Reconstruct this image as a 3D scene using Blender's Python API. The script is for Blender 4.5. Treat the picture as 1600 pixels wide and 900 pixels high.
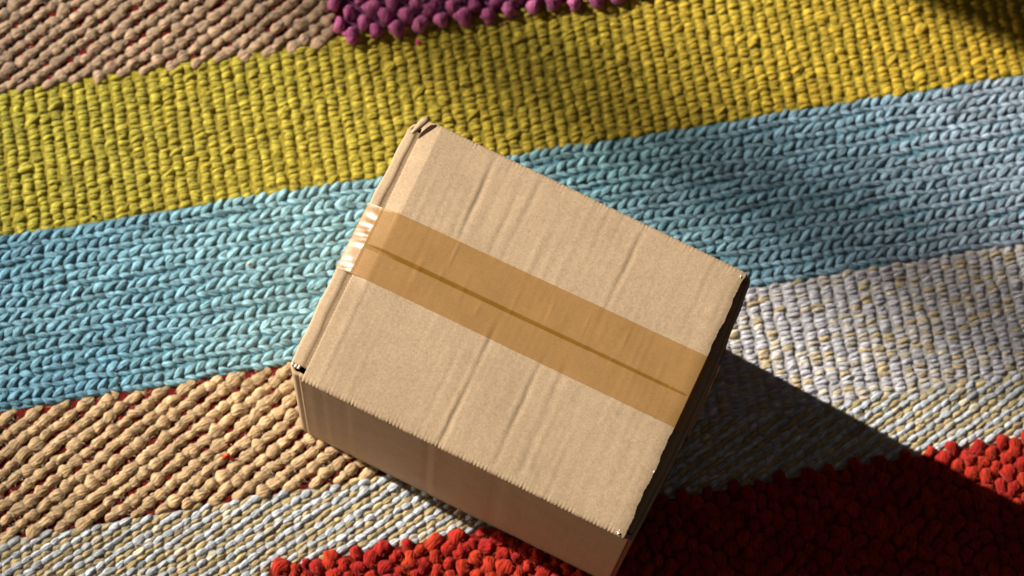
import bpy, math, random
import numpy as np
from mathutils import Matrix, Vector
random.seed(7)
rng = np.random.default_rng(11)
for o in list(bpy.data.objects):
    bpy.data.objects.remove(o)
SC = bpy.context.scene
COL = SC.collection
PI = math.pi

# ------------------------------------------------------------------ camera, light, exposure
cam_d = bpy.data.cameras.new('camera')
cam = bpy.data.objects.new('camera', cam_d)
COL.objects.link(cam)
RIGHT = Vector((0.98243746, -0.18036253, 0.04781211))
DOWN = Vector((-0.16104586, -0.9490359, -0.27091529))
FWD = Vector((0.09423837, 0.25845738, -0.96141506))
M = Matrix((( RIGHT.x, -DOWN.x, -FWD.x, -0.22240586),
            ( RIGHT.y, -DOWN.y, -FWD.y, -0.60996848),
            ( RIGHT.z, -DOWN.z, -FWD.z, 2.26897318),
            (0, 0, 0, 1)))
cam.matrix_world = M
cam_d.sensor_width = 36.0
cam_d.lens = 36.0 * 3800 / 1600
cam_d.clip_start = 0.05
cam_d.clip_end = 200
cam_d.dof.use_dof = True
cam_d.dof.focus_distance = 2.125
cam_d.dof.aperture_fstop = 4.5
SC.camera = cam

world = bpy.data.worlds.new('World')
SC.world = world
world.use_nodes = True
bg = world.node_tree.nodes['Background']
bg.inputs[0].default_value = (1.0, 0.84, 0.77, 1)
bg.inputs[1].default_value = 0.062

AZ = math.radians(-39.0)          # heading in which the light travels, seen from above
EL = math.radians(32.0)
DX, DY = math.cos(AZ), math.sin(AZ)
NX, NY = -DY, DX                  # across the beam
TO_LAMP = Vector((-DX * math.cos(EL), -DY * math.cos(EL), math.sin(EL)))
lamp_d = bpy.data.lights.new('low_sunbeam', 'SPOT')
lamp_d.energy = 34500
lamp_d.color = (1.0, 0.93, 0.83)
lamp_d.shadow_soft_size = 0.10
lamp_d.spot_size = math.radians(6.0)
lamp_d.spot_blend = 1.0
lamp = bpy.data.objects.new('low_sunbeam', lamp_d)
COL.objects.link(lamp)
lamp.location = Vector((0.05, 0.0, 0.05)) + TO_LAMP * 16.0
lamp.rotation_euler = (-TO_LAMP).to_track_quat('-Z', 'Y').to_euler()

# unseen warm fill lamp, added low at left to brighten the box's front face
room_d = bpy.data.lights.new('front_fill', 'AREA')
room_d.shape = 'RECTANGLE'; room_d.size = 0.5; room_d.size_y = 0.5
room_d.energy = 28; room_d.color = (1.0, 0.80, 0.58)
room = bpy.data.objects.new('front_fill', room_d)
COL.objects.link(room)
room.location = (-2.2, 0.22, 0.34)
room.rotation_euler = (Vector((-0.1, -0.2, 0.1)) - Vector(room.location)).to_track_quat('-Z', 'Y').to_euler()

SC.view_settings.view_transform = 'Standard'
SC.view_settings.look = 'None'
SC.view_settings.exposure = 0.0
SC.view_settings.gamma = 1.0
SC.render.engine = 'CYCLES'
SC.render.resolution_x = 1024
SC.render.resolution_y = 576

# ------------------------------------------------------------------ small helpers
def link_mesh(name, me, parent=None, mat=None):
    o = bpy.data.objects.new(name, me)
    COL.objects.link(o)
    if mat is not None and not me.materials:
        me.materials.append(mat)
    if parent is not None:
        o.parent = parent
    return o

def mesh_from(name, V, F, smooth=True):
    me = bpy.data.meshes.new(name)
    V = np.asarray(V, dtype=np.float32)
    if isinstance(F, np.ndarray) and F.ndim == 2:
        n, k = F.shape
        me.vertices.add(len(V)); me.vertices.foreach_set('co', V.ravel())
        me.loops.add(n * k); me.loops.foreach_set('vertex_index', F.ravel().astype(np.int32))
        me.polygons.add(n)
        me.polygons.foreach_set('loop_start', np.arange(0, n * k, k, dtype=np.int32))
        me.polygons.foreach_set('use_smooth', np.full(n, smooth))
        me.update(calc_edges=True)
    else:
        me.from_pydata([tuple(map(float, v)) for v in V], [], [tuple(f) for f in F])
        for p in me.polygons:
            p.use_smooth = smooth
    me.validate()
    return me

def grid_faces(nr, nc, wrap=False):
    r = np.arange(nr - 1)[:, None]
    c = np.arange(nc if wrap else nc - 1)[None, :]
    c2 = (c + 1) % nc
    return np.stack([r * nc + c, r * nc + c2, (r + 1) * nc + c2, (r + 1) * nc + c], -1).reshape(-1, 4)

def empty(name, loc, label=None, cat=None):
    o = bpy.data.objects.new(name, None)
    COL.objects.link(o)
    o.location = loc
    o.empty_display_size = 0.02
    if label: o['label'] = label
    if cat: o['category'] = cat
    return o

def box_mesh(name, x0, x1, y0, y1, z0, z1):
    V = [(x, y, z) for z in (z0, z1) for y in (y0, y1) for x in (x0, x1)]
    F = [(0, 2, 3, 1), (4, 5, 7, 6), (0, 1, 5, 4), (2, 6, 7, 3), (0, 4, 6, 2), (1, 3, 7, 5)]
    return mesh_from(name, V, F, False)

# ------------------------------------------------------------------ materials
def new_mat(name):
    m = bpy.data.materials.new(name)
    m.use_nodes = True
    nt = m.node_tree
    b = nt.nodes['Principled BSDF']
    return m, nt, b

def N(nt, typ, **kw):
    n = nt.nodes.new(typ)
    for k, v in kw.items():
        setattr(n, k, v)
    return n

def mathn(nt, op, a, b=None, clamp=False):
    n = nt.nodes.new('ShaderNodeMath'); n.operation = op; n.use_clamp = clamp
    for i, x in enumerate((a, b)):
        if x is None: continue
        if hasattr(x, 'is_linked'): nt.links.new(x, n.inputs[i])
        else: n.inputs[i].default_value = x
    return n.outputs[0]

def ramp(nt, fac, stops):
    r = nt.nodes.new('ShaderNodeValToRGB')
    nt.links.new(fac, r.inputs[0])
    e = r.color_ramp.elements
    while len(e) < len(stops): e.new(0.5)
    for i, (p, c) in enumerate(stops):
        e[i].position = p
        e[i].color = tuple(c) + (1,) if len(c) == 3 else c
    return r.outputs[0]

def mixc(nt, mode, fac, a, b):
    n = nt.nodes.new('ShaderNodeMix'); n.data_type = 'RGBA'; n.blend_type = mode
    for sock, x in ((n.inputs[0], fac), (n.inputs[6], a), (n.inputs[7], b)):
        if hasattr(x, 'is_linked'): nt.links.new(x, sock)
        else: sock.default_value = x
    return n.outputs[2]

def yarn_mat(name, rough=0.95, fibre=0.85, per_object=None, sheen=0.05):
    """wool / cotton yarn: dye colour per stitch, fine twisted fibres from the stitch's own UV (in mm)"""
    m, nt, b = new_mat(name)
    uv = N(nt, 'ShaderNodeUVMap').outputs[0]
    mp = N(nt, 'ShaderNodeMapping'); nt.links.new(uv, mp.inputs[0])
    mp.inputs['Rotation'].default_value = (0, 0, math.radians(32))
    mp.inputs['Scale'].default_value = (0.085, 0.46, 1)
    n1 = N(nt, 'ShaderNodeTexNoise'); nt.links.new(mp.outputs[0], n1.inputs['Vector'])
    n1.inputs['Scale'].default_value = 1.0; n1.inputs['Detail'].default_value = 3.0
    mr = N(nt, 'ShaderNodeMapRange'); nt.links.new(n1.outputs[0], mr.inputs['Value'])
    mr.inputs['From Min'].default_value = 0.33; mr.inputs['From Max'].default_value = 0.67
    n2 = N(nt, 'ShaderNodeTexNoise'); nt.links.new(uv, n2.inputs['Vector'])
    n2.inputs['Scale'].default_value = 0.22; n2.inputs['Detail'].default_value = 2.0
    if per_object is None:
        at = N(nt, 'ShaderNodeAttribute', attribute_name='tint')
        base = at.outputs['Color']
    else:
        oi = N(nt, 'ShaderNodeObjectInfo')
        base = ramp(nt, oi.outputs['Random'], [(0.0, per_object[0]), (0.5, per_object[1]), (1.0, per_object[2])])
    f = mathn(nt, 'ADD', mathn(nt, 'MULTIPLY', mr.outputs[0], fibre * 1.1), 1.0 - fibre * 0.55)
    g = mathn(nt, 'ADD', mathn(nt, 'MULTIPLY', n2.outputs[0], 0.5), 0.75)
    fg = mathn(nt, 'MULTIPLY', f, g)
    vm = N(nt, 'ShaderNodeVectorMath', operation='SCALE')
    nt.links.new(base, vm.inputs[0]); nt.links.new(fg, vm.inputs['Scale'])
    nt.links.new(vm.outputs[0], b.inputs['Base Color'])
    bp = N(nt, 'ShaderNodeBump'); bp.inputs['Strength'].default_value = 0.8
    bp.inputs['Distance'].default_value = 0.0014
    nt.links.new(mr.outputs[0], bp.inputs['Height'])
    nt.links.new(bp.outputs[0], b.inputs['Normal'])
    b.inputs['Roughness'].default_value = rough
    b.inputs['Specular IOR Level'].default_value = 0.2
    b.inputs['Subsurface Weight'].default_value = 0.5
    b.inputs['Subsurface Radius'].default_value = (1.0, 0.85, 0.7)
    b.inputs['Subsurface Scale'].default_value = 0.0035
    b.inputs['Sheen Weight'].default_value = sheen
    b.inputs['Sheen Roughness'].default_value = 0.4
    return m

def backing_mat(name, c0, c1):
    m, nt, b = new_mat(name)
    tc = N(nt, 'ShaderNodeTexCoord')
    n1 = N(nt, 'ShaderNodeTexNoise'); nt.links.new(tc.outputs['Object'], n1.inputs['Vector'])
    n1.inputs['Scale'].default_value = 260; n1.inputs['Detail'].default_value = 4
    nt.links.new(ramp(nt, n1.outputs[0], [(0.3, c0), (0.7, c1)]), b.inputs['Base Color'])
    bp = N(nt, 'ShaderNodeBump'); bp.inputs['Strength'].default_value = 0.8; bp.inputs['Distance'].default_value = 0.002
    nt.links.new(n1.outputs[0], bp.inputs['Height']); nt.links.new(bp.outputs[0], b.inputs['Normal'])
    b.inputs['Roughness'].default_value = 1.0
    b.inputs['Specular IOR Level'].default_value = 0.1
    return m

def cardboard_mat(name, dark=(0.255, 0.178, 0.105), light=(0.395, 0.284, 0.176), rough=0.72):
    m, nt, b = new_mat(name)
    tc = N(nt, 'ShaderNodeTexCoord').outputs['Object']
    fine = N(nt, 'ShaderNodeTexNoise'); nt.links.new(tc, fine.inputs['Vector'])
    fine.inputs['Scale'].default_value = 620; fine.inputs['Detail'].default_value = 4; fine.inputs['Roughness'].default_value = 0.7
    fib = N(nt, 'ShaderNodeTexNoise'); nt.links.new(tc, fib.inputs['Vector'])
    fib.inputs['Scale'].default_value = 190; fib.inputs['Detail'].default_value = 5; fib.inputs['Distortion'].default_value = 1.6
    blot = N(nt, 'ShaderNodeTexNoise'); nt.links.new(tc, blot.inputs['Vector'])
    blot.inputs['Scale'].default_value = 34; blot.inputs['Detail'].default_value = 3
    s = mathn(nt, 'ADD', mathn(nt, 'MULTIPLY', fine.outputs[0], 0.55),
              mathn(nt, 'ADD', mathn(nt, 'MULTIPLY', fib.outputs[0], 0.30), mathn(nt, 'MULTIPLY', blot.outputs[0], 0.15)))
    c = ramp(nt, s, [(0.36, dark), (0.50, tuple((a + d) / 2 for a, d in zip(dark, light))), (0.64, light)])
    # sparse darker pulp flecks
    fl = N(nt, 'ShaderNodeTexVoronoi'); nt.links.new(tc, fl.inputs['Vector']); fl.inputs['Scale'].default_value = 170
    spot = mathn(nt, 'LESS_THAN', fl.outputs['Distance'], 0.085)
    c = mixc(nt, 'MULTIPLY', mathn(nt, 'MULTIPLY', spot, 0.35), c, (0.45, 0.33, 0.22, 1))
    nt.links.new(c, b.inputs['Base Color'])
    bp = N(nt, 'ShaderNodeBump'); bp.inputs['Strength'].default_value = 0.22; bp.inputs['Distance'].default_value = 0.0006
    nt.links.new(fine.outputs[0], bp.inputs['Height']); nt.links.new(bp.outputs[0], b.inputs['Normal'])
    b.inputs['Roughness'].default_value = rough
    b.inputs['Specular IOR Level'].default_value = 0.3
    return m

def tape_mat(name='brown_packing_tape', alpha=0.50):
    m, nt, b = new_mat(name)
    tc = N(nt, 'ShaderNodeTexCoord').outputs['Object']
    n = N(nt, 'ShaderNodeTexNoise'); nt.links.new(tc, n.inputs['Vector'])
    n.inputs['Scale'].default_value = 45; n.inputs['Detail'].default_value = 4
    nt.links.new(ramp(nt, n.outputs[0], [(0.3, (0.31, 0.145, 0.020)), (0.7, (0.35, 0.168, 0.028))]), b.inputs['Base Color'])
    b.inputs['Roughness'].default_value = 0.33
    b.inputs['Specular IOR Level'].default_value = 0.45
    b.inputs['Alpha'].default_value = alpha
    b.inputs['Coat Weight'].default_value = 0.3
    b.inputs['Coat Roughness'].default_value = 0.28
    bp = N(nt, 'ShaderNodeBump'); bp.inputs['Strength'].default_value = 0.12; bp.inputs['Distance'].default_value = 0.001
    n2 = N(nt, 'ShaderNodeTexNoise'); nt.links.new(tc, n2.inputs['Vector']); n2.inputs['Scale'].default_value = 220
    nt.links.new(n2.outputs[0], bp.inputs['Height']); nt.links.new(bp.outputs[0], b.inputs['Normal'])
    return m

def plain_mat(name, c, rough=0.8):
    m, nt, b = new_mat(name)
    tc = N(nt, 'ShaderNodeTexCoord')
    n1 = N(nt, 'ShaderNodeTexNoise'); nt.links.new(tc.outputs['Object'], n1.inputs['Vector']); n1.inputs['Scale'].default_value = 30
    nt.links.new(ramp(nt, n1.outputs[0], [(0.3, tuple(x * 0.85 for x in c)), (0.7, tuple(min(1, x * 1.1) for x in c))]), b.inputs['Base Color'])
    b.inputs['Roughness'].default_value = rough
    return m

MAT_YARN = yarn_mat('rug_yarn')
MAT_BLUE = yarn_mat('rug_yarn_braided', fibre=0.85, rough=0.85, sheen=0.1)
MAT_RED = yarn_mat('red_loop_yarn', fibre=0.9, per_object=[(0.22, 0.007, 0.006), (0.28, 0.012, 0.006), (0.32, 0.024, 0.007)])
MAT_RED_D = yarn_mat('red_loop_yarn_mass', fibre=0.9)
MAT_PUR = yarn_mat('purple_loop_yarn', fibre=0.7, per_object=[(0.26, 0.055, 0.15), (0.35, 0.085, 0.21), (0.42, 0.12, 0.26)])
MAT_PUR_D = yarn_mat('purple_loop_yarn_mass', fibre=0.7)
MAT_CARD = cardboard_mat('kraft_cardboard')
MAT_RAW = cardboard_mat('torn_paper', (0.62, 0.52, 0.42), (0.85, 0.78, 0.68), 0.9)
MAT_TAPE = tape_mat()
MAT_TAPE_2 = tape_mat('brown_packing_tape_opaque', 1.0)   # right end made opaque to hide light leaking through the seam gap

# ------------------------------------------------------------------ box geometry (needed first: stitches under it are left out)
H = 0.2378
BODY = [np.array(p) for p in ((-0.2269, -0.1022), (0.0384, -0.2987), (0.1865, -0.0890), (-0.0812, 0.1055))]
FOOT = [np.array(p) for p in ((-0.2264, -0.1022), (0.0392, -0.3013), (0.1865, -0.0890), (-0.0812, 0.1055))]
FLAP = [np.array(p) for p in ((-0.2162, -0.1120), (0.0314, -0.2947), (0.1812, -0.0857), (-0.0713, 0.1017))]
def bil(C, s, t):
    s = np.asarray(s)[..., None]; t = np.asarray(t)[..., None]
    return C[0] * (1 - s) * (1 - t) + C[1] * s * (1 - t) + C[2] * s * t + C[3] * (1 - s) * t
CEN = (FOOT[0] + FOOT[1] + FOOT[2] + FOOT[3]) / 4
EX = (BODY[1] - BODY[0] + BODY[2] - BODY[3]); LX = np.linalg.norm(EX) / 2; EX = EX / np.linalg.norm(EX)
EY = (BODY[3] - BODY[0] + BODY[2] - BODY[1]); LY = np.linalg.norm(EY) / 2; EY = EY / np.linalg.norm(EY)

def inside_box(x, y, m):
    """signed: True where a point lies inside the footprint shrunk by m"""
    ok = np.ones_like(x, bool)
    for i in range(4):
        a, b = FOOT[i], FOOT[(i + 1) % 4]
        e = (b - a) / np.linalg.norm(b - a)
        ok &= ((x - a[0]) * -e[1] + (y - a[1]) * e[0]) > m
    return ok

# ------------------------------------------------------------------ setting
fl = link_mesh('floor', box_mesh('floor', -6, 6, -6, 6, -0.10, -0.016), None, plain_mat('floor_boards', (0.16, 0.10, 0.06)))
fl['kind'] = 'structure'
# unseen wall edge and post, added in the beam to cast soft shade on the rug
def shade_upright(name, tdist, n0, n1, depth, z0, z1, mat):
    c = -tdist * math.cos(EL)
    V = []
    for z in (z0, z1):
        for cc in (c - depth / 2, c + depth / 2):
            for n in (n0, n1):
                V.append((DX * cc + NX * n, DY * cc + NY * n, z))
    F = [(0, 2, 3, 1), (4, 5, 7, 6), (0, 1, 5, 4), (2, 6, 7, 3), (0, 4, 6, 2), (1, 3, 7, 5)]
    o = link_mesh(name, mesh_from(name, V, F, False), None, mat)
    o['kind'] = 'structure'
    return o
shade_upright('wall', 1.7, 0.415, 1.6, 0.10, -0.016, 2.4, plain_mat('shade_wall_pale', (0.5, 0.48, 0.45)))
shade_upright('shade_post', 7.5, 0.097, 0.155, 0.04, -0.016, 5.4, plain_mat('shade_post_grey', (0.3, 0.3, 0.3)))

# ------------------------------------------------------------------ rug
RUG_Z = -0.0055
rug = empty('striped_rug', (0, 0, -0.014),
            'chunky handwoven rug in yellow, blue, tan, grey, red and purple stripes under the cardboard box', 'rug')

def stitch_geometry(cx, cy, cz, ang, a, b, h, arch, bend=0.0, tilt=0.10, nu=9, nv=8, pw=2.4, pq=0.55, lump=0.10, seed=1, ply=0.0):
    """n tapered yarn lengths; returns vertices, quads and uv (mm) per vertex"""
    r = np.random.default_rng(seed)
    n = len(cx)
    full = lambda q: np.broadcast_to(np.asarray(q, float), (n,))
    cx, cy, cz, ang, a, b, h, arch, bend = map(full, (cx, cy, cz, ang, a, b, h, arch, bend))
    u = np.linspace(-1, 1, nu); u = np.sign(u) * np.abs(u) ** 0.85
    v = np.arange(nv) / nv * 2 * PI - PI / 2
    rad = np.maximum(1 - np.abs(u) ** pw, 0) ** pq
    rad[0] = rad[-1] = 0.12
    U = u[None, :, None]; Vv = v[None, None, :]
    ph = r.uniform(0, 6.28, (n, 4))[:, :, None, None]
    k = 1 + lump * np.sin(2.6 * U + ph[:, 0]) + lump * 0.8 * np.sin(2 * Vv + 2 * U + ph[:, 1]) + lump * 0.4 * np.sin(6 * U + 3 * Vv + ph[:, 2])
    if ply: k = k * (1 + ply * np.cos(3 * Vv + 5.5 * U + ph[:, 3]))
    R = rad[None, :, None] * k
    e = lambda q: q[:, None, None]
    lx = e(a) * U + 0 * Vv
    ly = e(b) * R * np.cos(Vv) + e(bend) * (U ** 2 - 0.3)
    lz = e(h) * R * np.sin(Vv) - e(arch) * U ** 2 + e(r.normal(0, 1, n) * tilt) * lx
    ca, sa = e(np.cos(ang)), e(np.sin(ang))
    X = e(cx) + lx * ca - ly * sa
    Y = e(cy) + lx * sa + ly * ca
    Z = e(cz) + lz
    P = np.stack([X, Y, Z], -1).reshape(-1, 3)
    f = grid_faces(nu, nv, True)
    F = (f[None] + (np.arange(n) * nu * nv)[:, None, None]).reshape(-1, 4)
    off = r.uniform(0, 400, (n, 2))
    uu = (lx * 1000 + off[:, 0][:, None, None])
    vv = np.broadcast_to(Vv / (2 * PI) * 2 * PI * e(b) * 1000 + off[:, 1][:, None, None], uu.shape)
    UV = np.stack([uu, vv], -1).reshape(-1, 2)
    return P, F, UV

def stitch_mesh(name, tint=None, nu=9, nv=8, **kw):
    P, F, UV = stitch_geometry(nu=nu, nv=nv, **kw)
    me = mesh_from(name, P, F, True)
    uvl = me.uv_layers.new(name='UVMap')
    li = np.empty(len(me.loops), np.int32); me.loops.foreach_get('vertex_index', li)
    uvl.data.foreach_set('uv', UV[li].astype(np.float32).ravel())
    if tint is not None:
        at = me.attributes.new('tint', 'FLOAT_COLOR', 'POINT')
        c = np.concatenate([np.asarray(tint), np.ones((len(tint), 1))], 1)
        c = np.repeat(c, nu * nv, axis=0)
        at.data.foreach_set('color', c.astype(np.float32).ravel())
    return me

def lerp(a, b, f):
    f = np.clip(np.asarray(f), 0, 1)[:, None]
    return np.asarray(a)[None] * (1 - f) + np.asarray(b)[None] * f

def smooth_noise(x, y, sc, seed):
    r = np.random.default_rng(seed)
    out = np.zeros_like(x)
    for k in range(6):
        a = r.uniform(0, 6.28); f = r.uniform(0.5, 1.6) / sc
        out += np.sin((x * np.cos(a) + y * np.sin(a)) * f * 6.28 + r.uniform(0, 6.28))
    return out / 6

X0, X1 = -0.72, 0.76
def stripe(name, x0, x1, y0, y1, mat, label=None, top=RUG_Z):
    o = link_mesh(name, box_mesh(name, x0, x1, y0, y1, -0.002, top + 0.014), rug, mat)
    if label: o['label'] = label
    return o

def add_stuff(name, me, parent, mat, flat=0.74):
    o = link_mesh(name, me, parent, mat)
    o['kind'] = 'stuff'
    o.location = (0, 0, 0.014)
    if flat: o.scale = (1, 1, flat)
    return o

def keep_outside(d, m=0.006):
    k = ~inside_box(d['cx'], d['cy'], m)
    return {q: (w[k] if isinstance(w, np.ndarray) else w) for q, w in d.items()}

def lattice(x0, x1, y0, y1, px, py, drop=0.5, jx=0.0, jy=0.0, wander=0.0):
    nc = int((x1 - x0) / px); nr = int((y1 - y0) / py) + 2
    c, r = np.meshgrid(np.arange(nc), np.arange(nr))
    c = c.ravel(); r = r.ravel()
    y = y0 + (r + (c % 2) * drop) * py
    x = x0 + (c + 0.5) * px
    ok = (y > y0 + py * 0.25) & (y < y1 - py * 0.25)
    c, r, x, y = c[ok], r[ok], x[ok], y[ok]
    n = len(x)
    x = x + rng.normal(0, jx, n) + wander * np.sin(y / 0.02 + c * 1.7)
    y = y + rng.normal(0, jy, n)
    return x, y, c, r

# --- yellow ribbed stripe
ys = stripe('yellow_stripe', X0, X1, 0.134, 0.2865, backing_mat('yellow_backing', (0.20, 0.17, 0.02), (0.29, 0.22, 0.025)), top=-0.0027)
x, y, c, r = lattice(X0, X1, 0.1335, 0.2865, 0.0122, 0.0058, 0.5, 0.0005, 0.0007, 0.0006)
n = len(x)
w = rng.normal(0, 1, n)
flo = rng.random(n) < 0.03
hid = (x < -0.118) & (y > 0.2785)
z_hid = np.where(hid, -0.004, 0.0)
hue_dim_ramp = (x + 0.47) / 1.0 + 0.12 * smooth_noise(x, y, 0.16, 3)
tint = lerp((0.26, 0.238, 0.032), (0.41, 0.275, 0.024), hue_dim_ramp) * (1 + rng.normal(0, 0.11, n))[:, None]  # olive hue shift, with left-side dimness put into the stitch colour
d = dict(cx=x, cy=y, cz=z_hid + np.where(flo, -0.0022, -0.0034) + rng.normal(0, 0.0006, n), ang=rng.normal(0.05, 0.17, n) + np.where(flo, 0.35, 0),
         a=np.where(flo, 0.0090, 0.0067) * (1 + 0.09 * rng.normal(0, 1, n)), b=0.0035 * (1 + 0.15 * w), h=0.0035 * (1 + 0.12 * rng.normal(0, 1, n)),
         arch=np.full(n, 0.0036), bend=rng.normal(0, 0.0006, n), tint=tint)
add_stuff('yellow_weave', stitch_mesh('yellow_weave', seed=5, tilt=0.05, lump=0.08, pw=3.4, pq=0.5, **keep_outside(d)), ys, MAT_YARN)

# --- blue braided stripe: chains of V stitches pointing left
bs = stripe('blue_stripe', X0, X1, -0.038, 0.1335, backing_mat('blue_backing', (0.06, 0.16, 0.21), (0.12, 0.25, 0.31)), top=-0.0024)
CH = 0.1715 / 11
rows = []
for k in range(11):
    yc = -0.038 + (k + 0.5) * CH
    nx = int((X1 - X0) / 0.0105)
    xs = X0 + (np.arange(nx) + rng.uniform()) * 0.0105 + rng.normal(0, 0.0007, nx)
    wob = 0.0014 * np.sin(xs / 0.045 + k * 1.3) + 0.0012 * np.sin(xs / 0.017 + k)
    for leg in (0, 1):
        m = len(xs)
        if leg == 0:
            q = dict(cx=xs + 0.0012, cy=yc + wob + 0.0030 + rng.normal(0, 0.0005, m), cz=-0.0016 + rng.normal(0, 0.0004, m),
                     ang=math.radians(33) + rng.normal(0, 0.11, m), a=0.0090 * (1 + rng.normal(0, 0.09, m)),
                     b=0.0034 * (1 + rng.normal(0, 0.10, m)), h=np.full(m, 0.0037), arch=np.full(m, 0.0030), bend=rng.normal(0.0006, 0.0004, m))
        else:
            q = dict(cx=xs + 0.0015, cy=yc + wob - 0.0044 + rng.normal(0, 0.0005, m), cz=-0.0026 + rng.normal(0, 0.0004, m),
                     ang=math.radians(-19) + rng.normal(0, 0.09, m), a=0.0084 * (1 + rng.normal(0, 0.07, m)),
                     b=0.0032 * (1 + rng.normal(0, 0.10, m)), h=np.full(m, 0.0035), arch=np.full(m, 0.0026), bend=rng.normal(-0.0006, 0.0004, m))
        rows.append(q)
d = {q: np.concatenate([w[q] for w in rows]) for q in rows[0]}
x, y = d['cx'], d['cy']; n = len(x)
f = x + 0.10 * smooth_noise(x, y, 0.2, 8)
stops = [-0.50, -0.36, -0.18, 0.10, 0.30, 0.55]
tones = np.array([(0.09, 0.23, 0.34), (0.14, 0.30, 0.39), (0.19, 0.36, 0.42), (0.16, 0.32, 0.38), (0.15, 0.27, 0.36), (0.23, 0.31, 0.40)])  # blue hue varies; deeper left tones carry dimmer light in the colour
d['tint'] = np.stack([np.interp(f, stops, tones[:, q]) for q in range(3)], -1) * np.array((1.04, 0.97, 0.93)) * (1 + rng.normal(0, 0.15, n))[:, None]
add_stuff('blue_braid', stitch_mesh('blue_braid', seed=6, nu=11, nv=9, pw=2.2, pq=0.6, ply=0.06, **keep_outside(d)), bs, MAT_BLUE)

# --- tan and brown basket weave on a deep red warp
def basket(name, x0, x1, y0, y1, ca, cb, seed, parent):
    x, y, c, r = lattice(x0, x1, y0, y1, 0.0121, 0.0148, 0.5, 0.0006, 0.0008)
    n = len(x)
    tint = lerp(ca, cb, (x - x0) / (x1 - x0)) * (1 + rng.normal(0, 0.10, n))[:, None]
    big = dict(cx=x, cy=y, cz=-0.0022 + rng.normal(0, 0.0005, n), ang=math.radians(20) + rng.normal(0, 0.14, n),
               a=0.0086 * (1 + rng.normal(0, 0.10, n)), b=0.0053 * (1 + rng.normal(0, 0.13, n)), h=0.0046 * (1 + rng.normal(0, 0.08, n)),
               arch=np.full(n, 0.0036), bend=rng.normal(0, 0.0006, n), tint=tint)
    # the strand that runs on to the next bead, lying lower
    sm = dict(cx=x + 0.0060, cy=y + 0.0042, cz=np.full(n, -0.0044) + rng.normal(0, 0.0007, n), ang=math.radians(28) + rng.normal(0, 0.12, n),
              a=np.full(n, 0.0074), b=0.0048 * (1 + rng.normal(0, 0.1, n)), h=np.full(n, 0.0036), arch=np.full(n, 0.0006), bend=np.zeros(n), tint=tint * 0.97)
    d = {q: np.concatenate([big[q], sm[q]]) for q in big}
    d = keep_outside(d)
    k = (d['cx'] < x1) & (d['cy'] < y1 - 0.003)
    d = {q: w[k] for q, w in d.items()}
    return add_stuff(name, stitch_mesh(name, seed=seed, lump=0.15, nu=10, nv=10, ply=0.06, **d), parent, MAT_YARN)
RED_BACK = backing_mat('dark_red_warp', (0.06, 0.006, 0.005), (0.15, 0.011, 0.009))
ts = stripe('tan_stripe', X0, 0.0, -0.1605, -0.0385, RED_BACK, top=-0.0030)
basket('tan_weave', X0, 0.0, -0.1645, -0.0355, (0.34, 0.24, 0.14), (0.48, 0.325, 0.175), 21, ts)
br = stripe('brown_stripe', X0, -0.1155, 0.2785, 0.56, RED_BACK, top=-0.0030)
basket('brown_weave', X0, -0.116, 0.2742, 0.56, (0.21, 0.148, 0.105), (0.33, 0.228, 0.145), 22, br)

# --- pale grey plain weave with beige flecks
gs = stripe('pale_grey_stripe', 0.0005, X1, -0.1665, -0.0385, backing_mat('grey_backing', (0.30, 0.29, 0.31), (0.40, 0.38, 0.36)), top=-0.0028)
x, y, c, r = lattice(0.0, X1, -0.1675, -0.0385, 0.0124, 0.0049, 0.5, 0.0005, 0.0006, 0.0004)
n = len(x)
pick = rng.random(n)
tint = np.where((pick < 0.17)[:, None], np.array((0.39, 0.31, 0.185))[None], np.array((0.39, 0.385, 0.415))[None])
tint = np.where(((pick >= 0.17) & (pick < 0.40))[:, None], np.array((0.43, 0.385, 0.31))[None], tint)
tint = tint * (1 + rng.normal(0, 0.10, n))[:, None]
d = dict(cx=x, cy=y, cz=-0.0036 + rng.normal(0, 0.0005, n), ang=rng.normal(0.06, 0.13, n), a=0.0064 * (1 + rng.normal(0, 0.1, n)),
         b=0.0029 * (1 + rng.normal(0, 0.12, n)), h=0.0034 * (1 + rng.normal(0, 0.1, n)), arch=np.full(n, 0.0026), bend=rng.normal(0, 0.0005, n), tint=tint)
add_stuff('pale_grey_weave', stitch_mesh('pale_grey_weave', seed=31, tilt=0.05, pw=3.2, pq=0.5, **keep_outside(d)), gs, MAT_YARN)

# --- grey and beige twill
tw = stripe('twill_stripe', X0, X1, -0.230, -0.161, backing_mat('twill_backing', (0.24, 0.23, 0.20), (0.36, 0.34, 0.28)), top=-0.0026)
tw2 = stripe('twill_border', X0, -0.2745, -0.56, -0.2305, backing_mat('twill_border_backing', (0.24, 0.23, 0.20), (0.36, 0.34, 0.28)), top=-0.0026)
TA = math.radians(25)
tx, ty = math.cos(TA), math.sin(TA)
i, j = np.meshgrid(np.arange(-300, 301), np.arange(-190, 191))
i = i.ravel(); j = j.ravel()
la = (i + 0.5 * ((j // 2) % 2) + 0.27 * (j % 2)) * 0.0105
pa = j * 0.00535 + 0.0007 * np.sin(la / 0.03 + j)
x = la * tx - pa * ty + rng.normal(0, 0.0005, len(la)); y = la * ty + pa * tx + rng.normal(0, 0.0005, len(la))
bound = -0.1605 - 0.007 * np.clip((x - 0.05) / 0.4, 0, 1)
ok = (x > X0) & (x < X1) & (((y > -0.2295) & (y < bound - 0.001)) | ((x < -0.272) & (y > -0.56) & (y <= -0.2295)))
x, y, jj = x[ok], y[ok], j[ok]; n = len(x)
white = (jj % 2 == 0)
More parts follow.
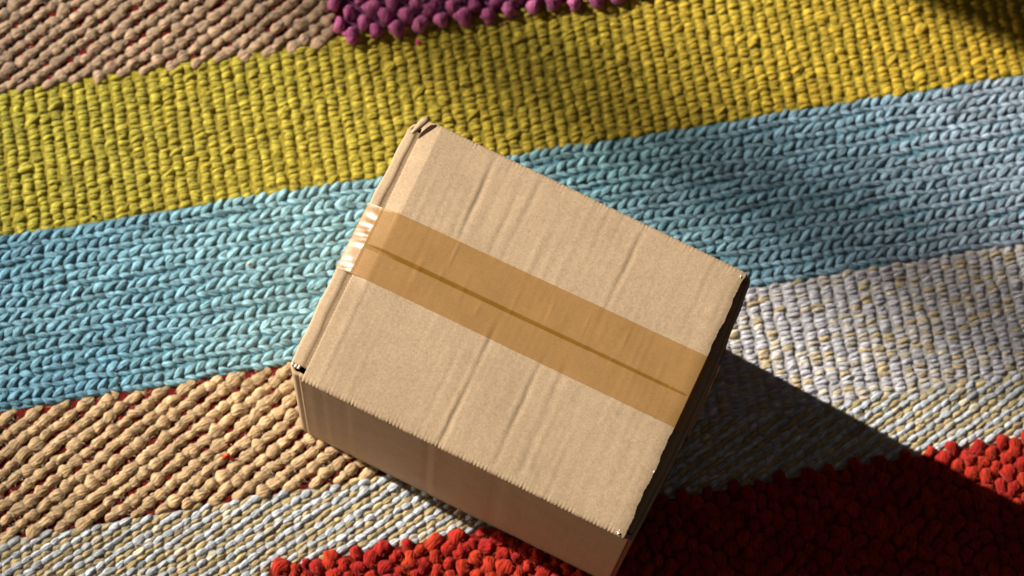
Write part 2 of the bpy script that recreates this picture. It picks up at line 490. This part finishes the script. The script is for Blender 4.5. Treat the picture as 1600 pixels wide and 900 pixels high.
tint = np.where(white[:, None], np.array((0.37, 0.40, 0.435))[None], np.array((0.37, 0.285, 0.145))[None])
swap = rng.random(n) < 0.08
tint = np.where(swap[:, None], np.array((0.44, 0.40, 0.32))[None], tint) * (1 + rng.normal(0, 0.12, n))[:, None]
d = dict(cx=x, cy=y, cz=np.where(white, -0.0028, -0.0042) + rng.normal(0, 0.0005, n), ang=TA + rng.normal(0, 0.09, n),
         a=0.0080 * (1 + rng.normal(0, 0.10, n)), b=np.where(white, 0.0032, 0.0030) * (1 + rng.normal(0, 0.1, n)), h=np.full(n, 0.0036),
         arch=np.where(white, 0.0024, 0.0020), bend=rng.normal(0, 0.0004, n), tint=tint)
d = keep_outside(d)
k = (d['cy'] > -0.2295)
add_stuff('twill_weave', stitch_mesh('twill_weave', seed=41, ply=0.05, **{q: w[k] for q, w in d.items()}), tw, MAT_YARN)
add_stuff('twill_border_weave', stitch_mesh('twill_border_weave', seed=42, ply=0.05, **{q: w[~k] for q, w in d.items()}), tw2, MAT_YARN)

# --- looped pile: red and purple knots, the nearest ones single pieces
def loop_variants(name, mat, k, a, b, h):
    out = []
    for q in range(k):
        me = stitch_mesh(name, nu=15, nv=16, cx=np.zeros(1), cy=np.zeros(1), cz=np.zeros(1), ang=np.zeros(1), a=a, b=b, h=h,
                         arch=np.full(1, 0.0025), bend=np.full(1, rng.normal(0, 0.0009)), pw=2.8, pq=0.5, lump=0.15, ply=0.13, seed=100 + q + len(name))
        me.materials.append(mat)
        out.append(me)
    return out

def loops(parent, name, mass_name, mat, mat_d, xs, ys_, ang, sx, single, ca, cb, z0, a, b, h, seed):
    r = np.random.default_rng(seed)
    var = loop_variants(name, mat, 7, a, b, h)
    first = None
    for q in np.where(single)[0]:
        me = var[int(r.integers(len(var)))]
        if first is None:
            first = bpy.data.objects.new(name, me); o = first
        else:
            o = first.copy(); o.data = me
        COL.objects.link(o)
        o.parent = parent
        o.location = (xs[q], ys_[q], 0.014 + z0 + r.normal(0, 0.0008))
        o.rotation_euler = (r.normal(0, 0.15), r.normal(0, 0.12), ang[q])
        o.scale = (sx[q], sx[q] * r.uniform(0.9, 1.12), r.uniform(0.9, 1.1))
    m = ~single
    n = int(m.sum())
    tint = lerp(ca, cb, r.random(n)) * (1 + r.normal(0, 0.07, n))[:, None]
    me = stitch_mesh(mass_name, cx=xs[m], cy=ys_[m], cz=z0 + r.normal(0, 0.0008, n), ang=ang[m], a=a * sx[m], b=b * sx[m], h=np.full(n, h),
                     arch=np.full(n, 0.0025), bend=r.normal(0, 0.0009, n), pw=2.8, pq=0.5, lump=0.15, ply=0.12, nu=11, nv=12, seed=seed, tint=tint)
    add_stuff(mass_name, me, parent, mat_d, 1.0)

rs = stripe('red_stripe', -0.274, X1, -0.56, -0.2305, backing_mat('red_backing', (0.10, 0.007, 0.005), (0.18, 0.012, 0.007)), top=0.0002)
x, y, c, r = lattice(-0.270, X1, -0.56, -0.2265, 0.0121, 0.0156, 0.5, 0.0010, 0.0012)
y = y + (-0.2300 - y.max() + 0.001)
k = ~inside_box(x, y, 0.001)
x, y = x[k], y[k]
# in the picture: ground point -> image
def to_px(x, y, z=0.0):
    P = np.stack([x, y, np.full_like(x, z)], -1) - np.array([-0.22240586, -0.60996848, 2.26897318])
    a = P @ np.array(RIGHT); b2 = P @ np.array(DOWN); cc = P @ np.array(FWD)
    return 800 + 3800 * a / cc, 450 + 3800 * b2 / cc
px, py = to_px(x, y)
vis = (px > 395) & (px < 1610) & (py < 915)
score = np.where(vis, np.where(px > 990, 500 + (1600 - px) * 0.3 + (py - 690), (px - 400) * 0.05), 1e6)
order = np.argsort(score); single = np.zeros(len(x), bool); single[order[:min(215, int(vis.sum()))]] = True
ang = math.radians(74) + rng.normal(0, 0.38, len(x))
loops(rs, 'red_loop', 'red_pile', MAT_RED, MAT_RED_D, x, y, ang, 1 + rng.normal(0, 0.14, len(x)), single,
      (0.22, 0.007, 0.006), (0.32, 0.024, 0.007), 0.0012, 0.0090, 0.0064, 0.0058, 51)

ps = stripe('purple_stripe', -0.1150, X1, 0.287, 0.56, backing_mat('purple_backing', (0.12, 0.03, 0.08), (0.16, 0.04, 0.11)), top=0.0005)
x, y, c, r = lattice(-0.125, X1, 0.2705, 0.56, 0.0112, 0.0250, 0.5, 0.0010, 0.0012)
px, py = to_px(x, y)
vis = (px > 480) & (py > -22) & (px < 1610)
ang = math.radians(80) + rng.normal(0, 0.22, len(x))
order = np.argsort(np.where(vis, -py, 1e6)); single = np.zeros(len(x), bool); single[order[:min(85, int(vis.sum()))]] = True
loops(ps, 'purple_loop', 'purple_pile', MAT_PUR, MAT_PUR_D, x, y, ang, 1 + rng.normal(0, 0.08, len(x)), single,
      (0.26, 0.055, 0.15), (0.42, 0.12, 0.26), 0.0035, 0.0088, 0.0070, 0.0085, 52)

# fine stray fibres standing off the yarn
def fuzz(name, parent, n, x0, x1, y0, y1, ca, cb, z0, L0, seed, skip=None):
    r = np.random.default_rng(seed)
    x = r.uniform(x0, x1, n); y = r.uniform(y0, y1, n)
    k = ~inside_box(x, y, 0.0)
    x, y = x[k], y[k]; n = len(x)
    a = r.uniform(0, 2 * PI, n); L = L0 * r.uniform(0.5, 1.3, n); z = z0 + r.normal(0, 0.0006, n)
    cur = r.normal(0, 0.5, n); wd = 0.00013 * r.uniform(0.7, 1.3, n)
    P = []
    for u, zz, ww in ((-1, -0.0016, 1.0), (-0.33, 0.0004, 1.0), (0.33, 0.0006, 0.9), (1, -0.0006, 0.4)):
        aa = a + cur * u
        px_, py_ = x + np.cos(aa) * L * u * 0.5, y + np.sin(aa) * L * u * 0.5
        for sd in (-1, 1):
            P.append(np.stack([px_ - np.sin(aa) * wd * ww * sd, py_ + np.cos(aa) * wd * ww * sd, z + zz], -1))
    P = np.stack(P, 1).reshape(-1, 3)
    f = np.array([(0, 1, 3, 2), (2, 3, 5, 4), (4, 5, 7, 6)])
    F = (f[None] + (np.arange(n) * 8)[:, None, None]).reshape(-1, 4)
    me = mesh_from(name, P, F, True)
    at = me.attributes.new('tint', 'FLOAT_COLOR', 'POINT')
    c = np.concatenate([lerp(ca, cb, r.random(n)), np.ones((n, 1))], 1)
    at.data.foreach_set('color', np.repeat(c, 8, axis=0).astype(np.float32).ravel())
    me.uv_layers.new(name='UVMap')
    add_stuff(name, me, parent, MAT_YARN, 1.0)
fuzz('blue_fuzz', bs, 5000, -0.55, 0.6, -0.036, 0.132, (0.20, 0.36, 0.44), (0.36, 0.48, 0.54), 0.0018, 0.0055, 61)
fuzz('yellow_fuzz', ys, 4500, -0.55, 0.6, 0.136, 0.277, (0.45, 0.38, 0.06), (0.62, 0.48, 0.10), 0.0002, 0.0045, 62)
fuzz('tan_fuzz', ts, 1800, -0.55, 0.0, -0.158, -0.040, (0.55, 0.42, 0.25), (0.75, 0.62, 0.42), 0.0022, 0.0050, 63)
fuzz('twill_fuzz', tw, 2000, -0.55, 0.6, -0.228, -0.163, (0.55, 0.55, 0.55), (0.75, 0.75, 0.72), 0.0010, 0.0045, 64)
fuzz('grey_fuzz', gs, 3500, 0.01, 0.6, -0.16, -0.040, (0.55, 0.53, 0.55), (0.72, 0.70, 0.72), 0.0004, 0.0045, 65)
fuzz('red_fuzz', rs, 7000, -0.26, 0.6, -0.40, -0.235, (0.55, 0.04, 0.012), (0.70, 0.12, 0.03), 0.0072, 0.0050, 66)
fuzz('purple_fuzz', ps, 2500, -0.11, 0.3, 0.29, 0.40, (0.36, 0.10, 0.28), (0.50, 0.20, 0.40), 0.0115, 0.0050, 67)
fuzz('brown_fuzz', br, 2000, -0.55, -0.13, 0.285, 0.42, (0.42, 0.32, 0.24), (0.55, 0.44, 0.34), 0.0022, 0.0050, 68)

# ------------------------------------------------------------------ cardboard box
box = empty('cardboard_box', (CEN[0], CEN[1], 0.0),
            'plain brown corrugated cardboard parcel box taped along its top seam', 'box')
O3 = np.array([CEN[0], CEN[1], 0.0])

def solid(o, th, off=-1):
    m = o.modifiers.new('thickness', 'SOLIDIFY'); m.thickness = th; m.offset = off; m.use_even_offset = False
    return o

def w3(P2, z):
    return np.concatenate([P2, np.asarray(z)[..., None]], -1) - O3

# surface height of the two top flaps
CREASE_B = [(0.226, 0.010, 0.66, 1.0, 0.85, 0.0062), (0.205, 0.008, 0.66, 0.86, 0.30, 0.008), (0.327, -0.004, 0.66, 1.0, 0.34, 0.007),
            (0.367, -0.012, 0.66, 1.0, 0.40, 0.007), (0.46, 0.0, 0.66, 0.99, 0.18, 0.008), (0.688, -0.006, 0.60, 0.99, 0.55, 0.0065),
            (0.14, 0.0, 0.7, 1.0, 0.13, 0.010), (0.55, 0.0, 0.6, 1.0, 0.12, 0.010), (0.78, 0.0, 0.6, 1.0, 0.13, 0.012), (0.27, 0.0, 0.7, 1.0, 0.18, 0.009),
            (0.90, 0.0, 0.6, 1.0, 0.10, 0.010), (0.94, 0.0, 0.6, 1.0, 0.22, 0.012)]
CREASE_F = [(0.428, 0.006, 0.0, 0.42, 0.75, 0.0062), (0.588, 0.0, 0.0, 0.42, 0.60, 0.0062), (0.658, -0.016, 0.04, 0.42, 0.36, 0.0075),
            (0.50, 0.0, 0.0, 0.4, 0.10, 0.012), (0.72, 0.0, 0.0, 0.4, 0.16, 0.010), (0.765, 0.0, 0.0, 0.35, 0.14, 0.009), (0.81, 0.0, 0.0, 0.3, 0.14, 0.009),
            (0.86, 0.0, 0.0, 0.3, 0.13, 0.010), (0.91, 0.0, 0.0, 0.4, 0.12, 0.010), (0.30, 0.0, 0.0, 0.4, 0.08, 0.014), (0.18, 0.0, 0.0, 0.4, 0.09, 0.016)]
FLUTE = 0.0036
DENTS = [(np.random.default_rng(77 + k).uniform(0.05, 0.97), np.random.default_rng(177 + k).uniform(0.03, 0.97), np.random.default_rng(277 + k).uniform(0.004, 0.013), np.random.default_rng(377 + k).normal(0, 0.00014)) for k in range(34)]
def flap_z(s, t, soft=1.0, wash=1.0):
    z = np.zeros_like(s)
    for lst in (CREASE_B, CREASE_F):
        for k, (s0, sl, t0, t1, A, wd) in enumerate(lst):
            sc = s0 + sl * (1 if lst is CREASE_F else -1) * (t - (t0 + t1) / 2) * 2 + 0.0010 * np.sin(t * 9 + k * 2.1) + 0.0004 * np.sin(t * 47 + k)
            win = 1 / (1 + np.exp(-(t - t0) / 0.012)) / (1 + np.exp((t - t1 - 0.01) / 0.02))
            vary = 0.75 + 0.35 * np.sin(t * 17 + k * 3.7)
            q = (s - sc) / wd
            z += 0.001 * A * soft * win * vary * (-0.75 * np.exp(-np.where(q < 0, (q / 1.1) ** 2, (q / 1.5) ** 2)) + 0.35 * np.exp(-((q + 2.4) / 1.6) ** 2))
    amp = 0.000015 * (1 + 1.3 * np.sin(s * 19 + t * 3.1) * np.sin(t * 7 + 1.3 * s))
    for ds, dt_, wd_, am_ in DENTS:
        z += am_ * np.exp(-(((s - ds) * LX) / wd_) ** 2 - (((t - dt_) * LY) / (wd_ * 2.2)) ** 2)
    z += wash * amp * (np.sin(s * LX / 0.0072 * 2 * PI + 0.6 * np.sin(t * 9)) + 1.5 * np.sin(s * LX / 0.0151 * 2 * PI + 2 * np.sin(s * 11) + np.sin(t * 5)) + 1.2 * np.sin(s * LX / 0.0113 * 2 * PI + 3 * np.sin(s * 7) - np.sin(t * 6)))
    z += 0.0005 * np.sin(s * 5.1 + 0.7) * np.sin(t * 4.0 + 0.4) + 0.0003 * np.sin(s * 13 + t * 9)
    z -= 0.0040 * np.clip(1 - s / 0.050, 0, 1) ** 1.1 * (0.25 + 0.75 * np.clip((t - 0.3) / 0.4, 0, 1))
    z -= 0.0034 * np.clip(1 - s / 0.040, 0, 1) * np.exp(-((t - 0.53) / 0.145) ** 8)
    z -= 0.0010 * np.clip((s - 0.965) / 0.035, 0, 1) ** 2
    return z
def seam_t(s):
    return 0.511 + 0.014 * s
def gap(s):
    return (0.0044 - 0.0018 * s) * np.interp(s, [0.0, 0.92, 0.985, 0.997], [1.0, 1.0, 0.7, 0.0])

def make_flap(front):
    rag_rng = np.random.default_rng(9 if front else 10)
    ns = 421
    s = np.linspace(0, 1, ns)
    # distance in from the fold, with the rolled fold itself first
    fold = [(0.0008, -0.0120), (-0.0014, -0.0075), (-0.0020, -0.0045), (-0.0017, -0.0022), (-0.0006, -0.0007), (0.0012, -0.00005)]
    rows_y = [p[0] for p in fold]; rows_z = [p[1] for p in fold]
    half = LY * 0.5
    flat = np.concatenate([np.arange(0.0024, 0.012, 0.0008), np.arange(0.012, half, 0.0011)])
    P = []
    zig = np.abs(((s * LX / FLUTE) % 1.0) - 0.5) * 2           # 0..1 triangle at flute pitch
    zig = zig ** 1.4
    jit = 0.7 + 0.6 * np.sin(s * 71) * np.sin(s * 23 + 1) + 0.35 * np.sin(s * 167)
    def row(y, z, isfold, frac):
        st = seam_t(s)
        if front:
            t = y / LY if y < 0.012 else y / LY + (st - gap(s) / 2 / LY - half / LY) * ((y - 0.012) / (flat[-1] - 0.012))
            t = t * np.ones(ns)
        else:
            t = 1 - y / LY if y < 0.012 else (1 - y / LY) + (st + gap(s) / 2 / LY - 0.5) * ((y - 0.012) / (flat[-1] - 0.012))
            t = t * np.ones(ns)
        dec = math.exp(-max(y, 0) / 0.004)
        amp = (0.00034 if front else 0.00022)
        tz = t + (1 if front else -1) * amp * dec * zig * jit / LY
        zz = z + flap_z(s, t) - 0.00024 * dec * zig * jit
        # cut ends: a perforated left edge, a ragged right edge
        perf = np.where((int(round(y / 0.0011)) % 3) == 0, 0.0009, 0.0) if y > 0.012 else 0.0
        s_left = (0.004 + perf / LX * (1.0 if front else 0.6)) * np.ones(1)
        rag = 0.0006 * math.sin(y * 130 + (0 if front else 2)) + 0.0003 * math.sin(y * 390 + 1) + float(rag_rng.normal(0, 0.00020))
        tm = float(t[-1]) if hasattr(t, '__len__') else t
        s_right = 1.0 + rag / LX * (0.0 if 0.385 < tm < 0.70 else 1.0)
        ss = s_left + (s_right - s_left) * s
        return w3(bil(FLAP, ss, tz), H + zz)
    for q in range(len(fold)):
        P.append(row(rows_y[q], rows_z[q], True, 0))
    for y in flat:
        P.append(row(y, 0.0, False, 0))
    nr = len(P)
    F = grid_faces(nr, ns)
    if not front: F = F[:, ::-1]
    me = mesh_from('top_flap', np.concatenate(P), F, True)
    o = link_mesh('top_flap', me, box, MAT_CARD)
    solid(o, 0.0030)
    return o
make_flap(True); make_flap(False)

# --- walls
def wall_path(C, s, t):
    return bil(C, s, t)
def panel(name, st, nz=40, disp=None, ztop=H - 0.0045, rev=False):
    """st: list of (s,t) along the wall; vertical sheet between base and top"""
    s = np.array([p[0] for p in st]); t = np.array([p[1] for p in st])
    P = []
    for k in range(nz):
        f = k / (nz - 1)
        q = bil(FOOT, s, t) * (1 - f) + bil(BODY, s, t) * f
        z = np.full(len(s), 0.0 + ztop * f)
        if disp is not None: q = q + disp(s, t, f)
        P.append(w3(q, z))
    F = grid_faces(nz, len(s))
    if rev: F = F[:, ::-1]
    o = link_mesh(name, mesh_from(name, np.concatenate(P), F, True), box, MAT_CARD)
    return solid(o, 0.0032)

def side_disp(sgn):
    def f_(s, t, f):
        bulge = 0.0022 * np.sin(PI * s) * math.sin(PI * f)
        cre = 0.0
        for s0, A, wd in ((0.415, 0.0005, 0.012), (0.05, 0.0005, 0.012), (0.10, 0.0003, 0.01), (0.62, 0.0003, 0.02), (0.17, 0.0003, 0.012)):
            q = (s - s0) / wd
            cre = cre + A * (-np.exp(-q ** 2) + 0.6 * np.exp(-((q - 1.6) / 1.4) ** 2))
        wash = 0.00002 * np.sin(s * LX / 0.0075 * 2 * PI)
        return -sgn * (bulge + cre + wash + 0.0003)[:, None] * EY[None]
    return f_
S = np.linspace(0.036, 0.9885, 260)
panel('side_panel', [(a, 0.0) for a in S], disp=side_disp(1))
panel('side_panel', [(a, 1.0) for a in S[::-1]], disp=side_disp(-1))
rc = 0.0100
def end_path(left):
    pts = []
    rad = rc if left else 0.0040
    rs_, rt_ = rad / LX, rad / LY
    st0 = 0.042 if left else 0.017
    for k in np.linspace(0, 1, 5): pts.append((st0 - (st0 - rs_) * k, 0.0))
    for a in np.linspace(0, PI / 2, 8)[1:]: pts.append((rs_ - rs_ * math.sin(a), rt_ - rt_ * math.cos(a)))
    for k in np.linspace(0, 1, 60)[1:-1]: pts.append((0.0, rt_ + (1 - 2 * rt_) * k))
    for a in np.linspace(0, PI / 2, 8): pts.append((rs_ - rs_ * math.cos(a), 1 - rt_ + rt_ * math.sin(a)))
    for k in np.linspace(0, 1, 5)[1:]: pts.append((rs_ + (st0 - rs_) * k, 1.0))
    if not left: pts = [(1 - a, b) for a, b in pts]
    return pts
def end_disp(left):
    def f_(s, t, f):
        sg = -1 if left else 1
        q = (0.0012 if left else 0.0050) * np.sin(PI * np.clip(t, 0, 1)) * (0.35 + 0.65 * f)
        edge = (s < 0.5) == left
        mid = ((s < 0.043) | (s > 0.957)) & ((t < 0.0001) | (t > 0.9999))
        inset = np.where(mid, np.where(t > 0.5, -1, 1) * 0.0009, 0.0)
        return sg * q[:, None] * EX[None] + inset[:, None] * EY[None]
    return f_
panel('end_panel', end_path(True), disp=end_disp(True), ztop=H - 0.0085, rev=True)
panel('end_panel', end_path(False), disp=end_disp(False), ztop=H - 0.0085)
bt = bil(FOOT, np.array([0.01, 0.99, 0.99, 0.01]), np.array([0.01, 0.01, 0.99, 0.99]))
bm = mesh_from('bottom_panel', np.concatenate([w3(bt, np.full(4, 0.0006)), w3(bt, np.full(4, 0.0040))]),
               [(3, 2, 1, 0), (4, 5, 6, 7), (0, 1, 5, 4), (1, 2, 6, 5), (2, 3, 7, 6), (3, 0, 4, 7)], False)
link_mesh('bottom_panel', bm, box, MAT_CARD)

# --- inner flaps: rolled over the top of each end wall and tucked below the top flaps
def inner_flap(left):
    prof = [(0.0, H - 0.022), (0.0, H - 0.0125)]
    rr = 0.0030 if left else 0.0060
    drop = 0.0052 if left else 0.0090
    for a in np.linspace(0, PI / 2, 9): prof.append((rr - rr * math.cos(a), H - drop - rr + rr * math.sin(a)))
    if left: prof += [(0.0046, H - 0.0040), (0.0061, H - 0.0041), (0.0067, H - 0.0045), (0.0073, H - 0.0050), (0.010, H - 0.0054), (0.02, H - 0.0064), (0.03, H - 0.0066)]
    else: prof += [(rr + d_, H - drop - 0.0005) for d_ in np.linspace(0.002, 0.030, 12)]
    t = np.linspace(0.034 if left else 0.02, 0.965 if left else 0.98, 120)
    P = []
    for q, (inx, z) in enumerate(prof):
        inx = inx - 0.0006
        bul = (0.0012 if left else 0.0050) * np.sin(PI * t) * math.exp(-max(inx - 0.003, 0) / 0.03)
        wv = 0.0004 * np.sin(t * 41 + q * 0.1) + 0.0003 * np.sin(t * 17)
        if left and inx > 0.003: inx = inx * (1.95 - 0.65 * t)
        s = (inx - bul + wv) / LX
        if not left: s = 1 - s
        zz = z + (0.0003 * np.sin(t * 23 + 1) if q > 3 else 0) - ((0.0018 * t + 0.0014 * np.exp(-((t - 0.53) / 0.15) ** 4)) if left and q > 1 else 0) + np.zeros_like(t)
        P.append(w3(bil(BODY, s, t), zz))
    F = grid_faces(len(prof), len(t))
    if left: F = F[:, ::-1]
    o = link_mesh('inner_flap', mesh_from('inner_flap', np.concatenate(P), F, True), box, MAT_CARD)
    solid(o, 0.0026)
    return o
ifl = inner_flap(True); inner_flap(False)

# corrugated core seen in the open end of the left inner flap
def flute_strip():
    V, F = [], []
    nq = 26
    for k in range(nq):
        f = k / (nq - 1)
        inx = 0.0008 + 0.0085 * f
        z = H - 0.0075 + 0.0013 * math.sin(f * 2 * PI * 2.6) + 0.0022 * f
        for tt in (0.022, 0.045):
            p = bil(BODY, np.array(inx / LX), np.array(tt))
            V.append(tuple(w3(p, np.array(z))))
    for k in range(nq - 1):
        F.append((2 * k, 2 * k + 2, 2 * k + 3, 2 * k + 1))
    o = link_mesh('corrugation', mesh_from('corrugation', V, F, True), ifl, MAT_RAW)
    return solid(o, 0.0005)
flute_strip()

# little paper tab that stands up at the far left corner, and torn fibres on the cut edges
def tab():
    V = []
    nu_, nv_ = 9, 7
    for a in range(nu_):
        for b_ in range(nv_):
            u = a / (nu_ - 1); v = b_ / (nv_ - 1)
            wdt = 0.0042 * (1 - 0.75 * (1 - u) ** 1.5) * (1 if u < 0.8 else math.sqrt(max(0.05, 1 - ((u - 0.8) / 0.21) ** 2)))
            yy = 0.943 + u * 0.070
            xx = 0.0035 + u * 0.0065 + (v - 0.5) * wdt * 1.7
            z = H - 0.0012 + 0.0042 * u + 0.0012 * math.sin(v * PI)
            V.append(tuple(w3(bil(BODY, np.array(xx / LX + 0.006), np.array(yy)), np.array(z))))
    o = link_mesh('paper_tab', mesh_from('paper_tab', V, grid_faces(nu_, nv_)[:, ::-1], True), box, MAT_CARD)
    solid(o, 0.0007)
tab()
def frays():
    r = np.random.default_rng(5)
    V, F = [], []
    spots = [(0.985, 0.004, 7, 0.0016), (0.990, 0.985, 3, 0.0010), (0.998, 0.24, 2, 0.0008)]
    for s0, t0, cnt, sp in spots:
        for _ in range(cnt):
            p = bil(FLAP, np.array(s0 + r.normal(0, sp / LX)), np.array(t0 + r.normal(0, sp * 0.7 / LY)))
            q = w3(p, np.array(H - 0.0006 + r.normal(0, 0.0004)))
            a = r.uniform(0, 6.28); L = r.uniform(0.0008, 0.0018); wd = r.uniform(0.0003, 0.0007)
            dx, dy = math.cos(a) * L, math.sin(a) * L
            ex, ey = -math.sin(a) * wd, math.cos(a) * wd
            b0 = len(V)
            for m_, zz, k in ((-1, 0, 1), (0, 0.0006, 1.0), (1, 0.0002, 0.3)):
                V.append((q[0] + dx * m_ + ex * k, q[1] + dy * m_ + ey * k, q[2] + zz))
                V.append((q[0] + dx * m_ - ex * k, q[1] + dy * m_ - ey * k, q[2] + zz))
            F += [(b0, b0 + 1, b0 + 3, b0 + 2), (b0 + 2, b0 + 3, b0 + 5, b0 + 4)]
    o = link_mesh('torn_fibres', mesh_from('torn_fibres', V, F, True), box, MAT_RAW)
    solid(o, 0.0003)
    o['kind'] = 'stuff'
frays()

# --- packing tape
def tape():
    nw = 101
    lw = np.linspace(0, 1, nw)
    P = []
    r = np.random.default_rng(3)
    # path: arclength stations from low on the left wall over the top to low on the right wall
    left = [(0.0, H - zz) for zz in np.linspace(0.060, 0.012, 26)]
    a_ = np.linspace(0, PI / 2, 14)
    left += [(0.0016 - 0.0016 * math.cos(q), H - 0.0085 + 0.0016 * math.sin(q)) for q in a_ * 0.7]
    left_in = [(0.0016 + 0.0134 * f, H - 0.0070 + 0.0062 * f ** 0.95) for f in np.linspace(0.04, 0.96, 26)]
    stations = [('w', inx, z) for inx, z in left] + [('w', inx, z) for inx, z in left_in]
    tops = np.linspace(0.040, 1.0, 330)
    def t_edges(s):
        return 0.398 + 0.008 * s, 0.656 + 0.022 * s
    ph = r.uniform(0, 6.28, 40)
    TWR = [(r.uniform(0.05, 0.97), r.uniform(0.02, 0.98), r.uniform(0.0012, 0.0035), r.uniform(0.004, 0.014), abs(r.normal(0, 0.00022))) for _ in range(46)]
    for kind, inx, z in stations:
        lo, hi = t_edges(0.0)
        t = lo + (hi - lo) * lw
        m = len(P)
        wr = 0.00045 * np.sin(lw * 34 + z * 260 + ph[0]) + 0.00035 * np.sin(lw * 71 - z * 500 + ph[1]) + 0.0003 * np.sin(lw * 13 + inx * 900)
        wr = wr * (0.4 + 0.6 * np.sin(PI * lw))
        if z > H - 0.010: wr = (0.00034 * np.sin(lw * 27 + inx * 120 + 2.5 * np.sin(lw * 7 + 1)) + 0.00014 * np.sin(lw * 61 - inx * 210 + 3 * np.sin(lw * 11)) + 0.00010 * np.sin(lw * 17 + inx * 500) + 0.0009 * np.exp(-((lw - 0.44) / 0.05) ** 2)) * math.sin(PI * min(1, max(0.15, (0.019 - inx) / 0.019)))
        bul = 0.0012 * np.sin(PI * t)
        s = (inx - 0.0014 - bul + wr) / LX
        P.append(w3(bil(BODY, s, t), z + 0.0006 + wr * 0.8 + 0 * t))
    for s0 in tops:
        lo, hi = t_edges(s0)
        t = lo + (hi - lo) * lw
        s = np.full(nw, s0)
        dt = (t - seam_t(s)) * LY
        groove = -(0.0005 if s0 < 0.94 else 0.0002) * np.exp(-(dt / 0.0022) ** 2)
        pucker = 0.00022 * np.sin(s0 * 23 + 1.2 * np.sin(lw * 5)) * np.sin(lw * 9 + s0 * 6)
        tw_ = sum(am_ * np.exp(-((s0 - sx_) * LX / w1_) ** 2 - ((lw - lx_) * 0.066 / w2_) ** 2) for sx_, lx_, w1_, w2_, am_ in TWR)
        z = H + flap_z(s, t, 0.8, 0.3) + 0.00045 + groove + pucker + tw_
        P.append(w3(bil(FLAP, s, t), z))
    first_end = len(P) - 1
    lo, hi = t_edges(1.0)
    t = lo + (hi - lo) * lw
    for f in np.linspace(0.05, 1, 16):                      # down the cut edge of the right flaps, then out onto the rolled inner flap
        g = max(0.0, (f - 0.35) / 0.65)
        sF = bil(FLAP, np.full(nw, 1.0012), t); out = bil(BODY, np.full(nw, 1.0), t) + (0.0058 * np.sin(PI * t))[:, None] * EX[None]
        z = H - 0.0008 - 0.0085 * min(1.0, f / 0.35) + 0.0003 * np.sin(lw * 25 + f * 4)
        P.append(w3(sF * (1 - g) + out * g, z))
    for zz in np.linspace(0.011, 0.06, 24):
        out = bil(BODY, np.full(nw, 1.0), t) + (0.0050 * np.sin(PI * t) * (0.35 + 0.65 * (1 - zz / H)) + 0.0020 + 0.0004 * np.sin(lw * 19 + zz * 300))[:, None] * EX[None]
        P.append(w3(out, H - zz + 0 * t))
    F = grid_faces(len(P), nw)[:, ::-1]
    o = link_mesh('packing_tape', mesh_from('packing_tape', np.concatenate(P), F, True), box, MAT_TAPE)
    o.data.materials.append(MAT_TAPE_2)
    mi = np.zeros(len(o.data.polygons), np.int32); mi[(first_end + 0) * (nw - 1):] = 1
    o.data.polygons.foreach_set('material_index', mi)
    o['label'] = 'strip of shiny brown packing tape stuck over the seam and both ends'
    return o
tape()

# ------------------------------------------------------------------ pink lint fleck on the yellow stripe
lint_d = stitch_mesh('lint_fleck', cx=np.zeros(2), cy=np.array([0.0, 0.0010]), cz=np.zeros(2), ang=np.array([0.15, 0.6]), a=np.array([0.0030, 0.0020]),
                     b=np.array([0.0017, 0.0012]), h=np.array([0.0016, 0.001]), arch=np.zeros(2), seed=77, tint=np.array([(0.72, 0.03, 0.20)] * 2))
lint = link_mesh('lint_fleck', lint_d, None, MAT_YARN)
lint.location = (-0.0465, 0.2655, 0.0012)
lint['label'] = 'tiny bright pink lint fleck lying on the yellow stripe below the purple loops'
lint['category'] = 'lint'

def speck(name, x, y, z, col, size, label, cat):
    me = stitch_mesh(name, cx=np.zeros(1), cy=np.zeros(1), cz=np.zeros(1), ang=np.array([0.4]), a=np.array([size]), b=np.array([size * 0.55]),
                     h=np.array([size * 0.5]), arch=np.zeros(1), seed=int(abs(x) * 1e4), tint=np.array([col]), lump=0.25)
    o = link_mesh(name, me, None, MAT_YARN)
    o.location = (x, y, z); o['label'] = label; o['category'] = cat
speck('crumb', -0.388, 0.139, 0.0008, (0.03, 0.02, 0.012), 0.0024, 'tiny dark brown crumb lying on the lower edge of the yellow stripe', 'crumb')
speck('lint_fleck', -0.247, 0.066, 0.0022, (0.55, 0.26, 0.12), 0.0022, 'tiny orange lint fleck caught in the light blue braid left of the box', 'lint')
speck('yarn_bit', -0.297, -0.118, 0.0030, (0.50, 0.030, 0.015), 0.0042, 'small red yarn bit poking up between the tan stitches', 'yarn bit')
